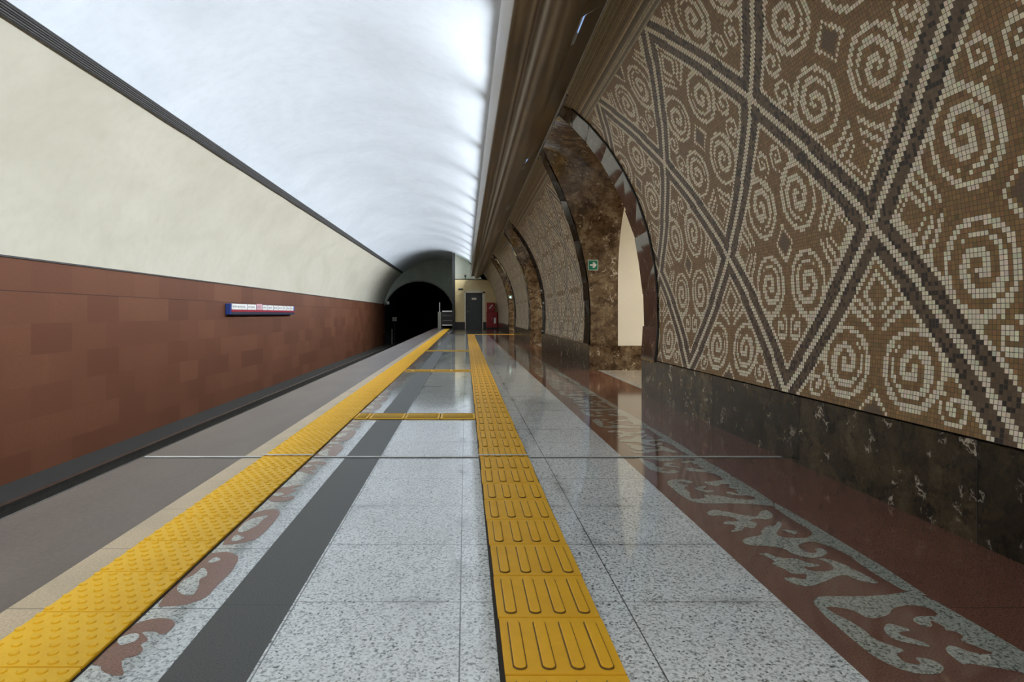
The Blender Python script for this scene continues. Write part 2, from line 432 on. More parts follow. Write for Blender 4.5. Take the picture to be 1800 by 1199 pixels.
def inlay(name, polys, mat, z, y_from, y_to, period, xlim, label):
    mb = MB()
    for k in range(math.floor((y_from - 4) / period), math.ceil(y_to / period) + 1):
        for p in polys:
            q = [(min(max(x, xlim[0]), xlim[1]), y + k * period) for x, y in chaikin(p)]
            if min(y for _, y in q) < y_from or max(y for _, y in q) > y_to: continue
            tri = tessellate_polygon([[Vector((x, y, 0)) for x, y in q]])
            fs = []
            for t in tri:
                (ax, ay), (bx, by), (cx_, cy) = (q[i] for i in t)
                fs.append(t if (bx - ax) * (cy - ay) - (by - ay) * (cx_ - ax) > 0 else t[::-1])
            zz = z + .00012 * (polys.index(p) % 6)
            mb.add([(x, y, zz) for x, y in q], fs)
    o = mb.build(name, mat, FL); o['label'] = label; return o
mir = lambda p, yc: [(x, 2 * yc - y) for x, y in reversed(p)]
YB = 1.53
Bs = [B_main, mir(B_main, YB), B_loop, mir(B_loop, YB)]
inlay('grey_scroll_inlay', Bs + [A_arm, A_blob, A_up, A_low, A_edge], M['inlay_grey'], .0006, -3, 29, 2.02, (.965, 1.4515), 'grey granite scroll ornament')
sh = lambda p, d: [(x, y + d) for x, y in p]
LA = [L2, L3, sh(L1, 2.02), sh(mir(L1, 1.74), 1.48)]
LB = [L2h, L2k, L3h, L3k, sh(L1h, 2.02), sh(mir(L1h, 1.74), 1.48)]
inlay('brown_scroll_inlay', LA, M['brown_inlay'], .0006, -3, 39, 2.02, (-1.2, -.74), 'reddish brown scroll ornament')
inlay('grey_leaf_inlay', LB, M['granite_band'], .0010, -3, 39, 2.02, (-1.2, -.74), 'grey leaves in the brown scrolls')

# ------------------------------------------------------------------ tactile paving
def stud_tile(w=.3, l=.3):
    mb = MB(); g = .0024; t = .008
    mb.bevbox(-w / 2 + g, w / 2 - g, -l / 2 + g, l / 2 - g, .0005, t, .0025)
    rows, cols = 7, 6
    for r in range(rows):
        for c_ in range(cols):
            cx_ = -w / 2 + w * (c_ + .5 + (.25 if r % 2 else -.25) * .9) / cols
            cy = -l / 2 + l * (r + .5) / rows
            vs = []; fs = []; n = 12
            for rad, z in ((.0135, t - .0005), (.0115, t + .0032), (.0075, t + .0048)):
                vs += [(cx_ + rad * math.cos(2 * PI * i / n), cy + rad * math.sin(2 * PI * i / n), z) for i in range(n)]
            for k in range(2):
                fs += [(k * n + i, k * n + (i + 1) % n, k * n + n + (i + 1) % n, k * n + n + i) for i in range(n)]
            fs.append(tuple(range(2 * n, 3 * n)))
            mb.add(vs, fs)
    return mb
def bar_tile(w=.3, l=.3):
    mb = MB(); g = .0030; t = .008
    mb.bevbox(-w / 2 + g, w / 2 - g, -l / 2 + g, l / 2 - g, .0005, t, .0025)
    for c_ in range(4):
        cx_ = -w / 2 + .042 + .0715 * c_
        def ring(r, z, ends=l / 2 - .022):
            q = [(cx_ + r * math.cos(a), ends - .0155 + r * math.sin(a), z) for a in np.linspace(0, PI, 9)]
            q += [(cx_ + r * math.cos(a), -ends + .0155 + r * math.sin(a), z) for a in np.linspace(PI, 2 * PI, 9)]
            return q
        rs = [ring(.0185, t + .0002), ring(.0160, t + .0002), ring(.0150, t + .0042), ring(.0120, t + .0050)]
        n = len(rs[0]); vs = sum(rs, [])
        for k in range(3):
            fs = [(k * n + i, k * n + (i + 1) % n, k * n + n + (i + 1) % n, k * n + n + i) for i in range(n)]
            mb.add(vs if k == 0 else [], [tuple(v - (0 if k == 0 else len(vs)) for v in f) for f in fs] if k else fs, 1 if k < 2 else 0)
        mb.add([], [tuple(v - len(vs) for v in range(3 * n, 4 * n))], 0)
    return mb
def run(name, label, cat, group, tiles, mb, mats, glue, maxparts=100, jit=.0012):
    """tiles: (x, y, rot) centres; the first is built, the others copied from it"""
    root = empty(name, (tiles[0][0], tiles[0][1], 0)); tag(root, label, cat, group)
    ox, oy = tiles[0][:2]
    g = MB()
    for x0_, x1_, y0_, y1_ in glue: g.box(x0_ - ox, x1_ - ox, y0_ - oy, y1_ - oy, 0, .0012)
    o = g.build('adhesive_bed', M['tile_glue'], root); o['label'] = 'dark adhesive bed'
    src = mb.build('tactile_tile', mats, root)
    for i, (x, y, r) in enumerate(tiles[:maxparts]):
        o = src if i == 0 else link(src.copy(), root)
        o.location = (x - ox + random.uniform(-jit, jit), y - oy, .0012)
        o.rotation_euler = (0, 0, r + random.uniform(-1, 1) * jit * 2.5)
    rest = tiles[maxparts:]
    if rest:
        far = MB()
        for x, y, r in rest:
            far.add([(a + x - ox, b_ + y - oy, c_) for a, b_, c_ in mb.v], mb.f)
        o = far.build('tactile_tile_run', mats, root); o['kind'] = 'stuff'
        o['label'] = 'far end of the studded tiles'
    return root
ys = [1.014 + .3 * k + .15 for k in range(int((YE - .1 - 1.014) / .3))]
stud = stud_tile()
run('tactile_warning_strip', 'long studded yellow tactile strip along the platform edge beside the pale kerb', 'tactile paving', 'yellow tactile paving on the platform',
    [(-1.092, y, 0) for y in ys], stud, [M['yellow']], [(-1.246, -.937, 1.01, YE - .1)])
ys = [.979 + .3 * k + .15 for k in range(int((29.1 - .979) / .3))]
bar = bar_tile()
gt = [(.236 + (.006 if y < 2.4 else 0), y, 0) for y in ys]
run('tactile_guide_strip', 'long ochre tactile guide strip with raised bars down the middle of the platform', 'tactile paving', 'yellow tactile paving on the platform',
    gt, bar, [M['ochre'], M['groove']], [(.083, .387, .975, 29.1)], jit=.0022)
CUT = []
for y, lab in ((5.62, 'nearest yellow cross strip of bar tiles joining the two tactile strips'), (10.2, 'second yellow cross strip, in front of the first arch\'s far jamb'),
               (15.8, 'third and most distant yellow cross strip between the two tactile strips')):
    CUT.append(run('tactile_cross_strip', lab, 'tactile paving', 'yellow cross strips between the tactile strips',
        [(-.064 - .3 * k, y, PI / 2) for k in range(3)], bar, [M['yellow'], M['groove']], [(-.938, .084, y - .152, y + .152)]))
    cut = bar_tile(.3, .121).build('tactile_tile', [M['yellow'], M['groove']], CUT[-1])
    cut.location = (-.876 + .064, 0, .0012); cut.rotation_euler = (0, 0, PI / 2); cut['label'] = 'short cut tile'
run('tactile_turn_strip', 'yellow bar tile strip turning from the guide strip towards the last arch', 'tactile paving', 'yellow cross strips between the tactile strips',
    [(.55 + .3 * k, 28.95, PI / 2) for k in range(6)], bar, [M['yellow'], M['groove']], [(.39, 2.21, 28.79, 29.11)])

# ---- expansion joint across the floor
ej = empty('expansion_joint', (0, 4.02, 0)); tag(ej, 'thin aluminium expansion joint strip crossing the whole platform floor', 'joint strip')
mb = MB().bevbox(-1.255, -.930, -.004, .016, .0150, .0180, .002).bevbox(.076, .398, -.004, .016, .0150, .0180, .002)
for xa, xb in ((-1.97, -1.25), (-.932, .078), (.396, 1.94)): mb.bevbox(xa, xb, -.006, .020, 0, .0050, .002)
mb.build('cover_bar', M['aluminium'], ej)
mb = MB()
for xa, xb in ((-1.97, -1.25), (-.932, .078), (.396, 1.94)): mb.box(xa, xb, -.0150, -.006, 0, .0012)
o = mb.build('seal', M['black'], ej); o['label'] = 'black rubber seal'

# ------------------------------------------------------------------ mosaic right wall
TS = R * (PH1 - PH0) / 137.5
A_, B_ = 43.5, 45.83
PERP = A_ * B_ / math.hypot(A_, B_)
def seg(px, py, ax, ay, bx, by):
    dx, dy = bx - ax, by - ay
    t = np.clip(((px - ax) * dx + (py - ay) * dy) / (dx * dx + dy * dy), 0, 1)
    return np.hypot(px - ax - t * dx, py - ay - t * dy)
def spiral(px, py, cx_, cy, rx, ry, pitch, w, rmax, ang):
    dx, dy = (px - cx_) / rx, (py - cy) / ry
    r = np.hypot(dx, dy); th = np.arctan2(dy, dx)
    ph = np.mod(r / pitch - th / (2 * PI) + ang, 1.)
    return (ph < w) & (r < rmax)
def motif(p, q):
    """p along the leaf axis, q along the volute axis, both folded to >= 0 and counted in tiles from the diamond centre"""
    wh = np.zeros(p.shape, bool)
    c0, c1 = 11.6, 12.8
    e = np.hypot((p - c0) / 1.0, (q - c1) / 1.07)
    wh |= np.abs(e - 8.8) < .78                                     # outer ring of the big spiral
    wh |= spiral(p, q, c0, c1, 1., 1.07, 4.1, .53, 6.7, .3)          # its winding
    e = p / 5.4 + q / 6.2
    wh |= (e > .78) & (e < 1.03)                                    # small diamond in the centre
    dk = e <= .62
    wh |= (seg(p, q, 4.2, 17.5, 10.5, 22.6) < .75)                  # neck
    wh |= (q > 21.6) & (p > 10.2) & (q < 25.2) & (p - 10.2 > (q - 21.6) * .35)
    wh |= spiral(p, q, 4.6, 26.0, 1., 1.1, 2.9, .5, 4.0, .55)     # volute
    e = np.abs(p - 29.2) / 5.4 + q / 5.6
    wh |= (e > .76) & (e < 1.08) & ~((p < 25.2) & (q < 1.3))        # leaf
    for k in range(2):                                              # chevrons between leaf and spiral
        wh |= seg(p, q, 20.6 + 2.7 * k, 2.0, 25.3 + 2.0 * k, 9.6 - 2.2 * k) < .7
    wh |= (q > 7.2) & (p > 24.0) & (q < 11) & (p - 24. < (q - 6.6) * .8)
    return wh, dk
def pattern(iu, iv):
    """tile colours; iu counted from the pier centre, iv from the plinth"""
    u = np.abs(iu + .5); v = iv + .5
    uu = u + 0. * v; vv = v + 0. * u
    # diamond centres: type A at (2k A, B), type B at ((2k+1) A, 0 or 2B)
    ua = np.mod(uu + A_, 2 * A_) - A_; va = vv - B_
    inA = np.abs(ua) / A_ + np.abs(va) / B_ <= 1
    ub = np.mod(uu, 2 * A_) - A_; vb = np.where(vv < B_, vv, np.where(vv < 2.2 * B_, vv - 2 * B_, vv - 2 * B_))
    vb = np.where(vv < B_, vv, vv - 2 * B_)
    # above 2B the next A row would start at 3B; its centre is the top edge
    inB = ~inA & (np.abs(ub) / A_ + np.abs(vb) / B_ <= 1)
    va2 = vv - 3 * B_
    a = np.where(inA, np.abs(ua), np.where(inB, np.abs(ub), np.abs(ua)))
    b = np.where(inA, np.abs(va), np.where(inB, np.abs(vb), np.abs(va2)))
    d = (1 - a / A_ - b / B_) * PERP
    p = np.where(inB, b, a); q = np.where(inB, a, b)
    wh, dk = motif(p, q)
    return d, wh, dk
def mosaic_cols(d, wh, dk):
    n = d.shape
    white = np.array([.88, .79, .60]); brown = np.array([.285, .165, .066]); band = np.array([.145, .096, .058])
    j = rng.normal(0, 1, n + (1,)); j3 = rng.normal(0, 1, n + (3,))
    out = np.broadcast_to(brown, n + (3,)).copy()
    out *= 1 + .13 * j + .05 * j3
    out[dk] = band * 1.1
    inner = d >= 6.1
    w = white * (1 + .07 * j + .035 * j3)
    m = (wh & inner) | (d < 1.05) | ((d > 4.75) & (d < 6.1)); out[m] = w[m]
    m = (d >= 1.05) & (d <= 4.75)
    bb = np.broadcast_to(band, n + (3,)) * (1 + .12 * j)
    blk = rng.random(n) < .30
    bb = np.where(blk[..., None], np.array([.028, .022, .02]), bb)
    out[m] = bb[m]
    return np.clip(out, .01, 1)
def arc_half(z, extra=0.):
    if z <= 1.4: return 2.05
    s = (z - 1.4) / 2.4
    return 2.05 * math.sqrt(max(0, 1 - s * s)) if s < 1 else 0.
def panel(name, yc, ya, yb, parent, rows, ph0, dphi, colf, mat, rr, top_clip=None):
    """tile grid on the curved wall between ya and yb, cut by the arches; built around yc"""
    nl = int(round((ya - yc) / TS)); nr = int(round((yb - yc) / TS))
    iu = np.arange(nl, nr); iv = np.arange(rows)
    U, V = np.meshgrid(iu, iv, indexing='ij')
    cols = colf(U, V)
    yt = yc + (iu + .5) * TS
    keep = np.ones(U.shape, bool)
    for k in range(rows):
        z = CZ + R * math.sin(ph0 + dphi * (k + .5))
        if top_clip is not None and z > top_clip: continue
        hw = arc_half(z) - .07
        for ac in ARCHES:
            keep[:, k] &= ~(np.abs(yt - ac) < hw)
    ph = ph0 + dphi * np.arange(rows + 1)
    X = CX + rr * np.cos(ph); Z = CZ + rr * np.sin(ph)
    yv = (np.arange(nl, nr + 1)) * TS
    nu, nv = len(iu), rows
    vs = np.empty((nu + 1, nv + 1, 3)); vs[..., 0] = X[None]; vs[..., 1] = yv[:, None]; vs[..., 2] = Z[None]
    idx = np.arange((nu + 1) * (nv + 1)).reshape(nu + 1, nv + 1)
    q = np.stack([idx[:-1, :-1], idx[:-1, 1:], idx[1:, 1:], idx[1:, :-1]], -1)[keep]
    used, inv = np.unique(q, return_inverse=True)
    co = vs.reshape(-1, 3)[used]; q = inv.reshape(-1, 4)
    me = bpy.data.meshes.new(name)
    nf = len(q)
    me.vertices.add(len(co)); me.vertices.foreach_set('co', co.ravel())
    me.loops.add(nf * 4); me.loops.foreach_set('vertex_index', q.ravel().astype(np.int32))
    me.polygons.add(nf); me.polygons.foreach_set('loop_start', np.arange(0, nf * 4, 4, dtype=np.int32))
    me.update(calc_edges=True)
    ca = me.color_attributes.new('tile', 'FLOAT_COLOR', 'CORNER')
    cc = np.ones((nf, 4, 4), np.float32); cc[..., :3] = cols[keep][:, None, :]
    ca.data.foreach_set('color', cc.ravel())
    uv = me.uv_layers.new(name='UVMap')
    uq = np.stack([U[keep], V[keep]], -1)[:, None, :] + np.array([[0, 0], [0, 1], [1, 1], [1, 0]])[None]
    uv.data.foreach_set('uv', (uq.astype(np.float32) + 1000).ravel())
    me.materials.append(mat); me.validate()
    o = bpy.data.objects.new(name, me); o.location = (0, yc, 0)
    return link(o, parent)

WR = empty('wall_right'); tag(WR, 'curved mosaic wall of the arcade with scrolls in diamonds', 'wall', kind='structure')
DPH = (PH1 - PH0) / 137.5
def cols_panel(U, V): return mosaic_cols(*pattern(U, V))
PC = 8.8 - PITCH / 2
first = panel('mosaic_panel', PC, PC - 3.4, PC + 3.4, WR, 138, PH0, DPH, cols_panel, M['mosaic'], R - .006)
first['label'] = 'nearest mosaic pier of cream spirals on brown'
for k in (-1, 1, 2):
    o = first.copy(); o.location = (0, PC + PITCH * k, 0); link(o, WR)
    if k > 0: o['label'] = ['', 'mosaic pier between the first and second arch', 'mosaic pier between the second and third arch'][k]
o = panel('mosaic_panel', PC + 3 * PITCH, PC + 3 * PITCH - 3.4, YE + .05, WR, 138, PH0, DPH, cols_panel, M['mosaic'], R - .006)
o['label'] = 'long mosaic wall beyond the third arch'
def cols_frieze(U, V):
    n = U.shape
    base = np.array([.50, .42, .27])
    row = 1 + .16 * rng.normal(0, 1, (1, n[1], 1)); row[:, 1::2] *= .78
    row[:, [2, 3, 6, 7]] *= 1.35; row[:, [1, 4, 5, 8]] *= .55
    c = base * row * (1 + .10 * rng.normal(0, 1, n + (1,)))
    return np.clip(c, .01, 1)
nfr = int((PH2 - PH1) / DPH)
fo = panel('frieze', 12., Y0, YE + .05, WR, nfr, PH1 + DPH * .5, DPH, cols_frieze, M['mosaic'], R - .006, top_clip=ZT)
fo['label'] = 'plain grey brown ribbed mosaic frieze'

# ---- plinth, arch surrounds, passages
edges = sorted([y for a in ARCHES for y in (a - 1.55, a + 1.55)])
spans = [(Y0, edges[0])] + [(edges[i], edges[i + 1]) for i in range(1, len(edges) - 1, 2)] + [(edges[-1], YE)]
BR = empty('baseboard_right'); tag(BR, 'dark veined marble plinth under the mosaic', 'plinth', kind='structure')
for a, b_ in spans:
    mb = MB()
    mb.box(1.955, 2.05, a - .022 * (a > Y0), b_ + .022 * (b_ < YE), 0, .395)
    o = mb.build('plinth', M['marble'], BR)
    mb = MB()
    if a > Y0: mb.box(1.957, 4.2, a - .0235, a, 0, .385)
    if b_ < YE: mb.box(1.957, 4.2, b_, b_ + .0235, 0, .385)
    o = mb.build('jamb_plinth', M['marble_jamb'], BR); o['label'] = 'lighter brown marble plinth along the passage'
# slab joints of the nearest plinth, each a narrow upright groove
mb = MB()
for y in np.arange(2.5 - 1.34 * 7, 39., 1.34):
    if all(abs(y - a) > 1.62 for a in ARCHES):
        mb.box(1.9538, 1.956, y, y + .004, 0, .395)
mb.build('joint', M['dark_paint'], BR)

def intr(t, s, ac):
    ct, st = math.cos(t), math.sin(t)
    zf = min(1.4 + 2.25 * st, ZT); zb = 1.4 + 1.62 * st
    xf = xw(zf) - .02
    return (xf + (2.41 - xf) * s, ac + 1.55 * ct, zf + (zb - zf) * s)
ts = list(np.linspace(0, PI, 41))
def arch(ac, n):
    tr = empty('trim_%d' % n, (0, ac, 0))
    tag(tr, ['polished dark marble arch surround at the near side of the nearest mosaic pier', 'nearest arch surround of polished dark brown marble with the brightly lit passage', 'second arch surround of polished dark marble along the mosaic wall',
             'third arch surround of polished dark marble, nearest the red cabinets'][n], 'arch surround', kind='structure')
    # soffit and jambs of the marble lining
    vs = []; fs = []; NS = 6
    col = []
    base = [(t, None) for t in ts]
    for z in (0., .35, .7, 1.05): col.append(('leg', z, 1))
    rows = []
    for z in (.0, .35, .7, 1.05):
        xq = max(xw(z) - .02, 1.972); rows.append([(xq + (2.41 - xq) * s / NS, 1.55, z) for s in range(NS + 1)])
    for t in ts:
        rows.append([(lambda p: (p[0], p[1], p[2]))(intr(t, s / NS, 0)) for s in range(NS + 1)])
    for z in (1.05, .7, .35, .0):
        xq = max(xw(z) - .02, 1.972); rows.append([(xq + (2.41 - xq) * s / NS, -1.55, z) for s in range(NS + 1)])
    for r_ in rows: vs += r_
    for i in range(len(rows) - 1):
        for s in range(NS):
            a = i * (NS + 1) + s
            fs.append((a, a + 1, a + NS + 2, a + NS + 1))
    o = mesh_obj('soffit', vs, fs, M['marble_jamb'], tr); o['label'] = 'brown veined marble lining of the arch'
    # front ring of flat polished slabs, each set at a slightly different tilt
    rg = random.Random(40 + n); mb = MB()
    inner = [(1.55, z) for z in (.385, .75, 1.1)] + [(1.55 * math.cos(t), 1.4 + 2.25 * math.sin(t)) for t in np.linspace(0, PI / 2, 12)]
    outer = [(2.05, z) for z in (.385, .75, 1.1)] + [(2.05 * math.cos(t), 1.4 + 2.4 * math.sin(t)) for t in np.linspace(0, PI / 2, 12)]
    for sgn in (1, -1):
        for i in range(len(inner) - 1):
            if min(inner[i][1], inner[i + 1][1]) > ZT: break
            quad = [inner[i], inner[i + 1], outer[i + 1], outer[i]]
            tw = rg.uniform(.0, .022); tw2 = rg.uniform(.0, .022); kk = rg.random()
            P = []
            for j, (dy, z) in enumerate(quad):
                z = min(z, ZT)
                off = .022 + [tw, tw2, 0, tw * kk][j]
                P.append((xw(z) - off, sgn * dy, z))
            if sgn < 0: P = P[::-1]
            mb.add(P, [(0, 1, 2), (0, 2, 3)] if rg.random() < .6 else [(0, 1, 3), (1, 2, 3)])
    o = mb.build('ring', M['marble_ring'], tr); o['label'] = 'mirror polished marble ring'
    mb = MB()
    for sgn in (1, -1):
        pts = [(xw(z) - .012, sgn * dy, z) for dy, z in outer if z < ZT] 
        mb.tube(pts, .013, 6)
    mb.build('edge_bead', M['black'], tr)
    # beam closing the arch head under the light trough
    mb = MB()
    mb.box(xw(ZT) - .03, 2.5, -1.5, 1.5, ZT, ZT + .05)
    mb.build('lintel', M['marble_jamb'], tr)
    # white passage through the pylon
    PP = []
    prof = [(1.55, 0.), (1.55, .7)] + [(1.55 * math.cos(t), 1.4 + 1.62 * math.sin(t)) for t in np.linspace(0, PI, 31)] + [(-1.55, .7), (-1.55, 0.)]
    vs = [(2.41, y, z) for y, z in prof] + [(4.2, y, z) for y, z in prof]
    k = len(prof)
    o = mesh_obj('passage', vs, [(i, i + 1, k + i + 1, k + i) for i in range(k - 1)], M['plaster_white'], tr, True)
    o['label'] = 'bright white plaster passage'
    return tr
TR = [arch(a, i) for i, a in enumerate(ARCHES)]

# ---- pylon cores and central hall beyond
core = empty('wall_pylons'); tag(core, 'thick white plastered pylons of the central hall seen through the arches', 'wall', kind='structure')
for a, b_ in spans:
    MB().box(2.45, 4.2, a + .01, b_ - .01, 0, 4.3).build('pylon_core', M['plaster_white'], core)
for a in ARCHES:
    MB().box(2.45, 4.2, a - 1.6, a + 1.6, 3.06, 4.3).build('pylon_head', M['plaster_white'], core)
hall = empty('wall_hall'); tag(hall, 'plain pale walls of the central hall', 'wall', kind='structure')
MB().box(9.4, 9.6, Y0, YE, 0, 4.4).build('side_wall', M['plaster_white'], hall)
MB().box(4.2, 9.6, Y0 - .2, Y0, 0, 4.4).build('end_wall', M['plaster_white'], hall)
MB().box(4.2, 9.6, YE, YE + .2, 0, 4.4).build('end_wall', M['plaster_white'], hall)
MB().box(4.0, 9.6, Y0, YE, 4.3, 4.5).build('hall_ceiling', M['plaster_white'], hall)

# ------------------------------------------------------------------ light trough
M['tube'] = emit('leak_glow', (.36, .55, 1.), .55)  # glow that stands in for light leaking behind the trough
LT = empty('light_trough', (.6, 0, 3.1)); tag(LT, 'long dull bronze light trough under the vault above the mosaic wall', 'light trough')
tp = [(.300, 3.50), (.305, 3.44), (.318, 3.36), (.336, 3.27), (.352, 3.195), (.362, 3.170), (.378, 3.168), (.42, 3.19), (.47, 3.207), (.52, 3.210), (.553, 3.195), (.566, 3.165), (.580, 3.125),
      (.605, 3.090), (.645, 3.068), (.69, 3.060), (.735, 3.066), (.785, 3.083), (.835, 3.113), (.875, 3.150), (.905, 3.195), (.902, 3.230)]
def shell(prof, y0, y1, th):
    inn = []
    for i, (x, z) in enumerate(prof):
        a = prof[max(i - 1, 0)]; b_ = prof[min(i + 1, len(prof) - 1)]
        dx, dz = b_[0] - a[0], b_[1] - a[1]; l = math.hypot(dx, dz)
        inn.append((x - dz / l * th, z + dx / l * th))
    n = len(prof); mb = MB()
    vs = []
    for y in (y0, y1): vs += [(x - .6, y, z - 3.1) for x, z in prof] + [(x - .6, y, z - 3.1) for x, z in inn]
    fs = []
    for i in range(n - 1):
        fs.append((i, i + 1, 2 * n + i + 1, 2 * n + i))
        fs.append((n + i + 1, n + i, 3 * n + i, 3 * n + i + 1))
        pass
    return mb.add(vs, fs)
src = None; Ls = (YE - .06 - Y0) / 24; y = Y0
while y < YE - 1:
    if src is None:
        src = shell(tp, 0, Ls - .0015, .008).build('trough_panel', M['bronze'], LT, True); o = src
    else:
        o = link(src.copy(), LT)
    o.location = (0, y, 0); y += Ls
slots = [(5.2, 5.75), (10.0, 10.7), (14.4, 14.9), (18.4, 18.9), (28.6, 28.9)]
yy = [Y0] + [v for s_ in slots for v in s_] + [YE]
mb = MB()
def flange(xa, za, ya, yb):
    mb.add([(xa - .6, ya, za - 3.1), (1.112 - .6, ya, 3.345 - 3.1), (1.112 - .6, yb, 3.345 - 3.1), (xa - .6, yb, za - 3.1)], [(0, 1, 2, 3)])
for i in range(0, len(yy), 2): flange(.897, 3.222, yy[i], yy[i + 1])
for a, b_ in slots: flange(.952, 3.25, a, b_)
mb.build('back_flange', M['bronze'], LT)
for a, b_ in slots:  # added glowing rods imitate light leaking through the slots
    MB().tube([(.985 - .6, a + .05, 3.335 - 3.1), (.985 - .6, b_ - .05, 3.335 - 3.1)], .012, 8).build('leak_glow_rod', M['tube'], LT, True)
mb = MB()
for y in np.arange(Y0 + 1, YE, 2.):
    mb.tube([(.3, y, .13), (.56, y, .42)], .012, 6)
mb.build('bracket', M['steel'], LT)

# ------------------------------------------------------------------ far end
wf = empty('wall_far'); tag(wf, 'yellowed plaster front of the service room at the end of the platform', 'wall', kind='structure')
DX0, DX1, DZ = .03, 1.03, 2.2
mb = MB()
mb.box(-.625, DX0, YE, YE + .15, 0, 3.05); mb.box(DX1, 2.3, YE, YE + .15, 0, 3.05); mb.box(DX0, DX1, YE, YE + .15, DZ, 3.05)
mb.build('plaster', M['plaster_end'], wf)
MB().box(-.625, 2.0, YE, YE + 1.2, 3.0, 3.05).build('ledge', M['plaster_white'], wf)
mb = MB(); mb.box(-.625, DX0 - .05, YE - .02, YE, 0, .42); mb.box(DX1 + .05, 1.95, YE - .02, YE, 0, .42)
mb.build('base', M['dark_paint'], wf)
def vault_wall(y, xa, z0_, mat, name, parent):
    pts = [(xa, z0_)]
    pr = []
    for i in range(41):
        p = .3 + (PI - .5) * i / 40
        x, z = pt(p, R + .05)
        if x >= xa: pr.append((x, z))
    xs = pr[0][0]
    poly = [(xa, z0_), (xs, z0_)] + pr + [(xa, CZ + math.sqrt((R + .05) ** 2 - (xa - CX) ** 2))]
    return MB().prism_y(poly, y, y + .12).build(name, mat, parent)
vault_wall(YE + 1.2, -.625, 3.0, M['plaster_white'], 'upper_wall', wf)
wp = empty('wall_partition'); tag(wp, 'dark side of the service room facing the track', 'wall', kind='structure')
zt = CZ + math.sqrt(R * R - (-.7 - CX) ** 2)
MB().box(-.78, -.626, YE - .05, YP, -1.3, zt + .03).build('partition', M['portal_grey'], wp)
MB().box(-.80, -.62, YE - .09, YE - .05, 0, zt - .02).build('corner_trim', M['dark_paint'], wp)

dr = empty('door_1', (DX0, YE, 0)); tag(dr, 'dark grey steel door in the yellowed end wall', 'door', kind='structure')
W_ = DX1 - DX0
MB().box(.06, W_ - .06, .03, .08, 0, DZ - .06).build('door_leaf', M['door_grey'], dr)
mb = MB(); mb.box(0, .06, -.02, .12, 0, DZ); mb.box(W_ - .06, W_, -.02, .12, 0, DZ); mb.box(0, W_, -.02, .12, DZ - .06, DZ)
mb.build('door_frame', M['dark_paint'], dr)
mb = MB(); mb.box(W_, W_ + .17, -.012, 0, .0, DZ + .08); mb.box(-.1, 0, -.012, 0, 0, DZ + .08); mb.box(-.1, W_ + .17, -.012, 0, DZ, DZ + .12)
mb.build('architrave', M['cream_plate'], dr)
MB().box(.36, .64, .022, .03, 1.78, 1.90).build('plate', M['cream_plate'], dr)
mb = MB(); mb.box(.10, .13, .0, .03, .98, 1.12); mb.tube([(.115, .0, 1.05), (.115, -.04, 1.05), (.22, -.04, 1.05)], .01, 8)
mb.build('handle', M['steel'], dr)

ps = empty('door_sign', (-.28, YE, 2.42)); tag(ps, 'small dark plate on the yellowed wall left of the grey door', 'sign plate')
MB().bevbox(-.14, .14, -.015, 0, -.05, .05, .004).build('plate', M['dark_paint'], ps)
sc_ = empty('security_camera', (0., YE + .12, 3.05)); tag(sc_, 'small black camera standing on the ledge above the grey door', 'camera')
mb = MB(); mb.tube([(0, 0, 0), (0, 0, .16)], .025, 10); mb.box(-.06, .06, -.05, .05, 0, .012); mb.build('bracket', M['black'], sc_)
mb = MB(); mb.bevbox(-.06, .06, -.22, .12, .13, .25, .02); mb.tube([(0, -.25, .19), (0, -.2, .19)], .045, 12); mb.build('housing', M['black'], sc_)

fc = empty('hose_cabinet', (1.30, YE - .30, 1.07)); tag(fc, 'upper red fire hose cabinet with a white mark, right of the grey door', 'fire cabinet', 'red fire cabinets at the far end')
MB().bevbox(0, .49, 0, .30, 0, .53, .02).build('body', M['red_paint'], fc)
MB().bevbox(.02, .47, -.015, 0, .02, .51, .006).build('door', M['red_paint'], fc)
mb = MB(); mb.add([(.12, -.017, .17), (.19, -.017, .17), (.33, -.017, .37), (.27, -.017, .37)], [(0, 1, 2, 3)]); mb.add([(.25, -.017, .30), (.37, -.017, .37), (.29, -.017, .41)], [(0, 1, 2)])
mb.build('pictogram', M['white_enamel'], fc)
MB().box(.43, .45, -.03, -.015, .22, .3).build('handle', M['steel'], fc)
fc = empty('fire_locker', (1.28, YE - .445, 0)); tag(fc, 'lower red fire locker standing on the floor under the red hose cabinet', 'fire cabinet', 'red fire cabinets at the far end')
MB().bevbox(0, .66, 0, .42, .1, 1.05, .02).build('body', M['red_paint'], fc)
MB().box(.03, .63, .03, .4, 0, .1).build('base', M['dark_paint'], fc)
MB().bevbox(.02, .35, -.015, 0, .14, 1.0, .006).build('door', M['red_paint'], fc)
MB().bevbox(.37, .64, -.015, 0, .14, 1.0, .006).build('door', M['red_paint'], fc)
MB().bevbox(.44, .56, -.022, -.015, .34, .68, .004).build('plate', M['white_enamel'], fc)
MB().box(.30, .32, -.035, -.015, .55, .7).build('handle', M['steel'], fc)

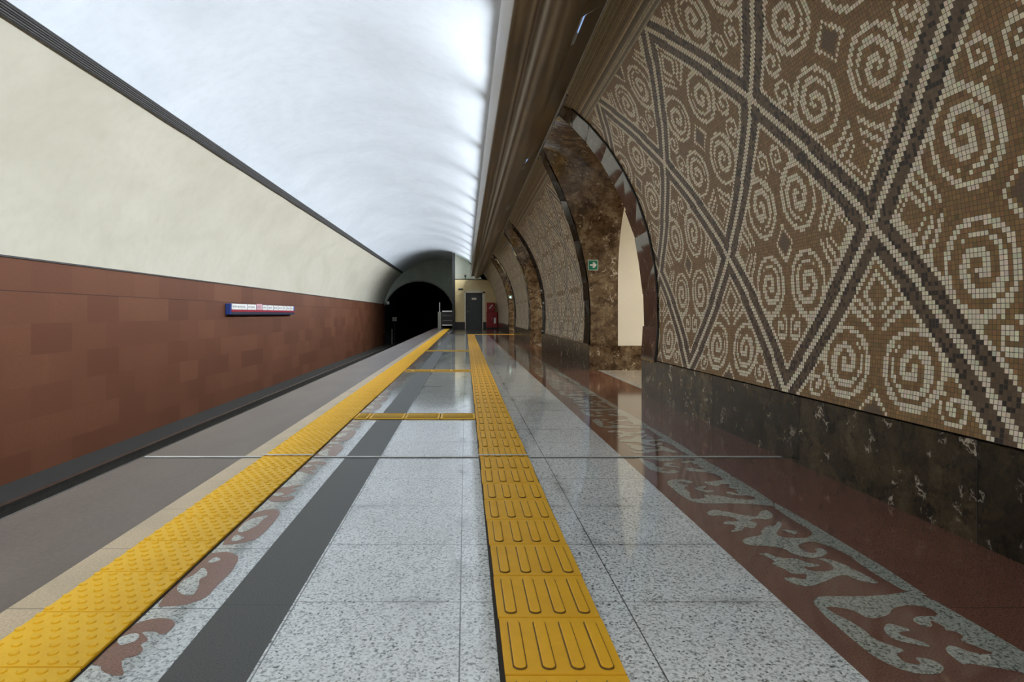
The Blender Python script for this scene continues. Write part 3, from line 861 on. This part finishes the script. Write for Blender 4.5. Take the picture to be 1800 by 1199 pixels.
pg = empty('platform_gate', (-1.42, YE - .05, 0)); tag(pg, 'low dark gate with white top and bottom rails at the platform end', 'gate')
mb = MB()
for x in (0, .60): mb.box(x, x + .03, 0, .04, 0, 1.1)
mb.build('frame', M['dark_paint'], pg)
MB().box(.03, .60, .02, .03, .28, 1.03).build('panel', M['dark_paint'], pg)
for z, m in ((1.04, 'white_enamel'), (.20, 'white_enamel'), (.78, 'grey_paint'), (.5, 'grey_paint')):
    o = MB().box(.02, .61, -.025, .015, z, z + (.07 if m == 'white_enamel' else .025)).build('rail', M[m], pg)
    o['label'] = 'white rail' if m == 'white_enamel' else 'thin grey rail'
gp = empty('gate_post', (-1.57, YE - .05, 0)); tag(gp, 'grey box post with a thin rod on top beside the low gate', 'post')
MB().bevbox(-.11, .10, 0, .14, 0, 1.04, .01).build('body', M['grey_paint'], gp)
MB().tube([(0, .06, 1.0), (0, .06, 1.62)], .022, 8).build('rod', M['white_enamel'], gp)

# tunnel portal
PXc, PZc, PR = -3.4, .67, 2.65
wt = empty('wall_tunnel', (0, YP, 0)); tag(wt, 'grey end wall around the black running tunnel mouth', 'wall', kind='structure')
vs = []; fs = []; N = 72
for i in range(N):
    t = 2 * PI * i / N
    for r_ in (PR, 6.2):
        vs.append((PXc + r_ * math.cos(t), 0, PZc + r_ * math.sin(t)))
for i in range(N):
    j = (i + 1) % N
    fs.append((2 * i, 2 * i + 1, 2 * j + 1, 2 * j))
mesh_obj('portal_wall', vs, fs, [M['portal_grey'], M['tunnel']], wt, False, [1 if math.sin(2 * PI * (i + .5) / N) < .30 else 0 for i in range(N)])
mb = MB(); mb.tube([(PXc + (PR + .02) * math.cos(t), -.02, PZc + (PR + .02) * math.sin(t)) for t in np.linspace(.32, PI - .32, 50)], .055, 8)
mb.build('rim', M['portal_rim'], wt, True)
vs = []; fs = []
for i in range(49):
    t = 2 * PI * i / 48
    for y in (0, 26): vs.append((PXc + PR * math.cos(t), y, PZc + PR * math.sin(t)))
for i in range(48): fs.append((2 * i, 2 * i + 2, 2 * i + 3, 2 * i + 1))
fs.append(tuple(2 * i + 1 for i in range(48)))
mesh_obj('tunnel_lining', vs, fs, M['tunnel'], wt, True)
wb = MB().box(-6.3, 4.2, Y0 - .2, Y0, -1.4, 5.2).build('wall_behind', M['plaster_lo'])
tag(wb, 'plain plaster end wall behind the camera', 'wall', kind='structure')

# track furniture
def rail(x, z, name, label, w, h):
    o = MB().prism_y([(x - w, z - h), (x + w, z - h), (x + w * .5, z - h * .7), (x + w * .5, z - h * .3), (x + w * .7, z), (x - w * .7, z), (x - w * .5, z - h * .3), (x - w * .5, z - h * .7)], Y0 + .1, 68).build(name, M['steel'])
    return tag(o, label, 'rail')
rail(-4.86, -1.12, 'contact_rail', 'steel contact rail on the track bed beside the foot of the red wall', .05, .18)
ub = empty('lamp_box', (-5.55, YP - 1.0, 1.70)); tag(ub, 'small pale square box fixed where the tunnel mouth meets the red wall', 'box')
MB().bevbox(-.10, .10, -.08, .0, -.10, .12, .02).build('housing', M['white_enamel'], ub)
MB().box(-.40, -.08, -.04, -.01, -.03, .03).build('arm', M['dark_paint'], ub)
eb = empty('equipment_box', (-5.05, YP - 1.2, -1.3)); tag(eb, 'small grey box on a thin post in front of the dark tunnel mouth', 'box')
MB().tube([(0, 0, 0), (0, 0, 1.72)], .03, 8).build('post', M['dark_paint'], eb)
MB().bevbox(-.16, .16, -.12, .12, 1.7, 2.0, .02).build('housing', M['grey_paint'], eb)
mp = MB().tube([(-5.15, YP - 2, -1.3), (-5.15, YP - 2, -.15)], .035, 8).build('marker_post', M['grey_paint'])
tag(mp, 'thin grey marker post beside the track, below the tunnel mouth', 'post')

# ------------------------------------------------------------------ station line sign on the red wall
ls = empty('line_sign', (XL, 16.1, 1.0)); tag(ls, 'long blue, white and red station list sign on the red stone wall', 'sign')
LL = 6.0
MB().bevbox(.0, .14, 0, LL, -.12, .15, .01).build('case', M['blue_enamel'], ls)
MB().box(.14, .146, .03, LL - .03, -.115, -.055).build('lower_band', M['navy'], ls)
MB().box(.14, .150, .02, LL - .02, -.052, .0).build('red_stripe', M['crimson'], ls)
wds = [1.15, .75, .55, .5, .55, .5, .55, .42, .42, .42]; y = .05
for i, w in enumerate(wds):
    m = 'pink_enamel' if i == 2 else 'white_enamel'
    o = MB().box(.14, .152, y, y + w - .05, .005, .175 if i == 2 else .148).build('name_plate', M[m], ls)
    if i == 2: o['label'] = 'pink name plate'
    mb = MB()
    yy_ = y + .06
    while yy_ < y + w - .18:
        l = random.uniform(.04, .10); mb.box(.152, .1535, yy_, yy_ + l, .055, .10); yy_ += l + .035
    if mb.v: mb.build('print', M['grey_print'], o)
    y += w

# ------------------------------------------------------------------ green arrow signs on the arch jambs
def arrow_sign(y, label, lit):
    s_ = empty('arrow_sign', (2.012, y, 1.657)); tag(s_, label, 'sign', 'green arrow signs on the arch jambs')
    MB().bevbox(-.078, .078, -.012, 0, -.081, .081, .004).build('border', M['white_enamel'], s_)
    MB().box(-.071, .071, -.0135, -.012, -.074, .074).build('face', M['green_sign'], s_)
    mb = MB()
    P = [(-.05, .012), (.008, .012), (-.014, .034), (.012, .047), (.056, 0), (.012, -.047), (-.014, -.034), (.008, -.012), (-.05, -.012)]
    n = len(P)
    tri = tessellate_polygon([[Vector((x, z, 0)) for x, z in P]])
    mb.add([(x, -.0145, z) for x, z in P], list(tri))
    mb.build('arrow', lit, s_)
M['lit'] = emit('lit_sign_white', (.75, 1., .88), 2.2)
arrow_sign(ARCHES[1] + 1.53, 'green sign with a white right arrow on the marble jamb of the nearest arch', M['white_enamel'])
arrow_sign(ARCHES[3] + 1.53, 'small glowing green arrow sign in the farthest arch, left of its dark ring', M['lit'])

# ------------------------------------------------------------------ lights
def area(name, loc, d, sx, sy, power, col, spread=PI):
    l = bpy.data.lights.new(name, 'AREA'); l.shape = 'RECTANGLE'; l.size = sx; l.size_y = sy
    l.energy = power; l.color = col; l.spread = spread
    o = bpy.data.objects.new(name, l); o.location = loc
    # local Y of the lamp runs along the hall, -Z points towards d
    z = -Vector(d).normalized(); yv = Vector((0, 1, 0)); yv = (yv - z * yv.dot(z)).normalized(); xv = yv.cross(z)
    from mathutils import Matrix
    o.rotation_euler = Matrix((xv, yv, z)).transposed().to_euler()
    o['label'] = 'lamp'; return link(o)
y = -6.7
while y < 39:
    area('trough_lamp', (.44, y, 3.83), (-1., 0, -.10), .10, 2.7, 94, (.92, .96, 1.0), math.radians(147))
    y += 3.0
for a in ARCHES:
    area('hall_lamp', (6.4, a - 1.0, 4.2), (-.25, 0, -1), 1.2, 3., 270, (1., .93, .82))

w = bpy.data.worlds.new('World'); SC.world = w; w.use_nodes = True
w.node_tree.nodes['Background'].inputs[0].default_value = (.5, .52, .55, 1)
w.node_tree.nodes['Background'].inputs[1].default_value = .0

# ------------------------------------------------------------------ camera
cam = bpy.data.cameras.new('Camera'); co = bpy.data.objects.new('Camera', cam); link(co)
co.location = (0, 0, .877); co.rotation_euler = (PI / 2, 0, 0)
cam.sensor_width = 36; cam.lens = 36 * 1152 / 1800
cam.shift_x = (900 - 818) / 1800; cam.shift_y = (553 - 599.5) / 1800
cam.clip_start = .05; cam.clip_end = 300
SC.camera = co

SC.view_settings.view_transform = 'Standard'; SC.view_settings.look = 'None'
SC.view_settings.gamma = 1; SC.view_settings.use_curve_mapping = False
SC.view_settings.exposure = 0.3
SC.cycles.use_denoising = True
SC.cycles.max_bounces = 10; SC.cycles.diffuse_bounces = 6; SC.cycles.glossy_bounces = 5
SC.cycles.sample_clamp_indirect = 6
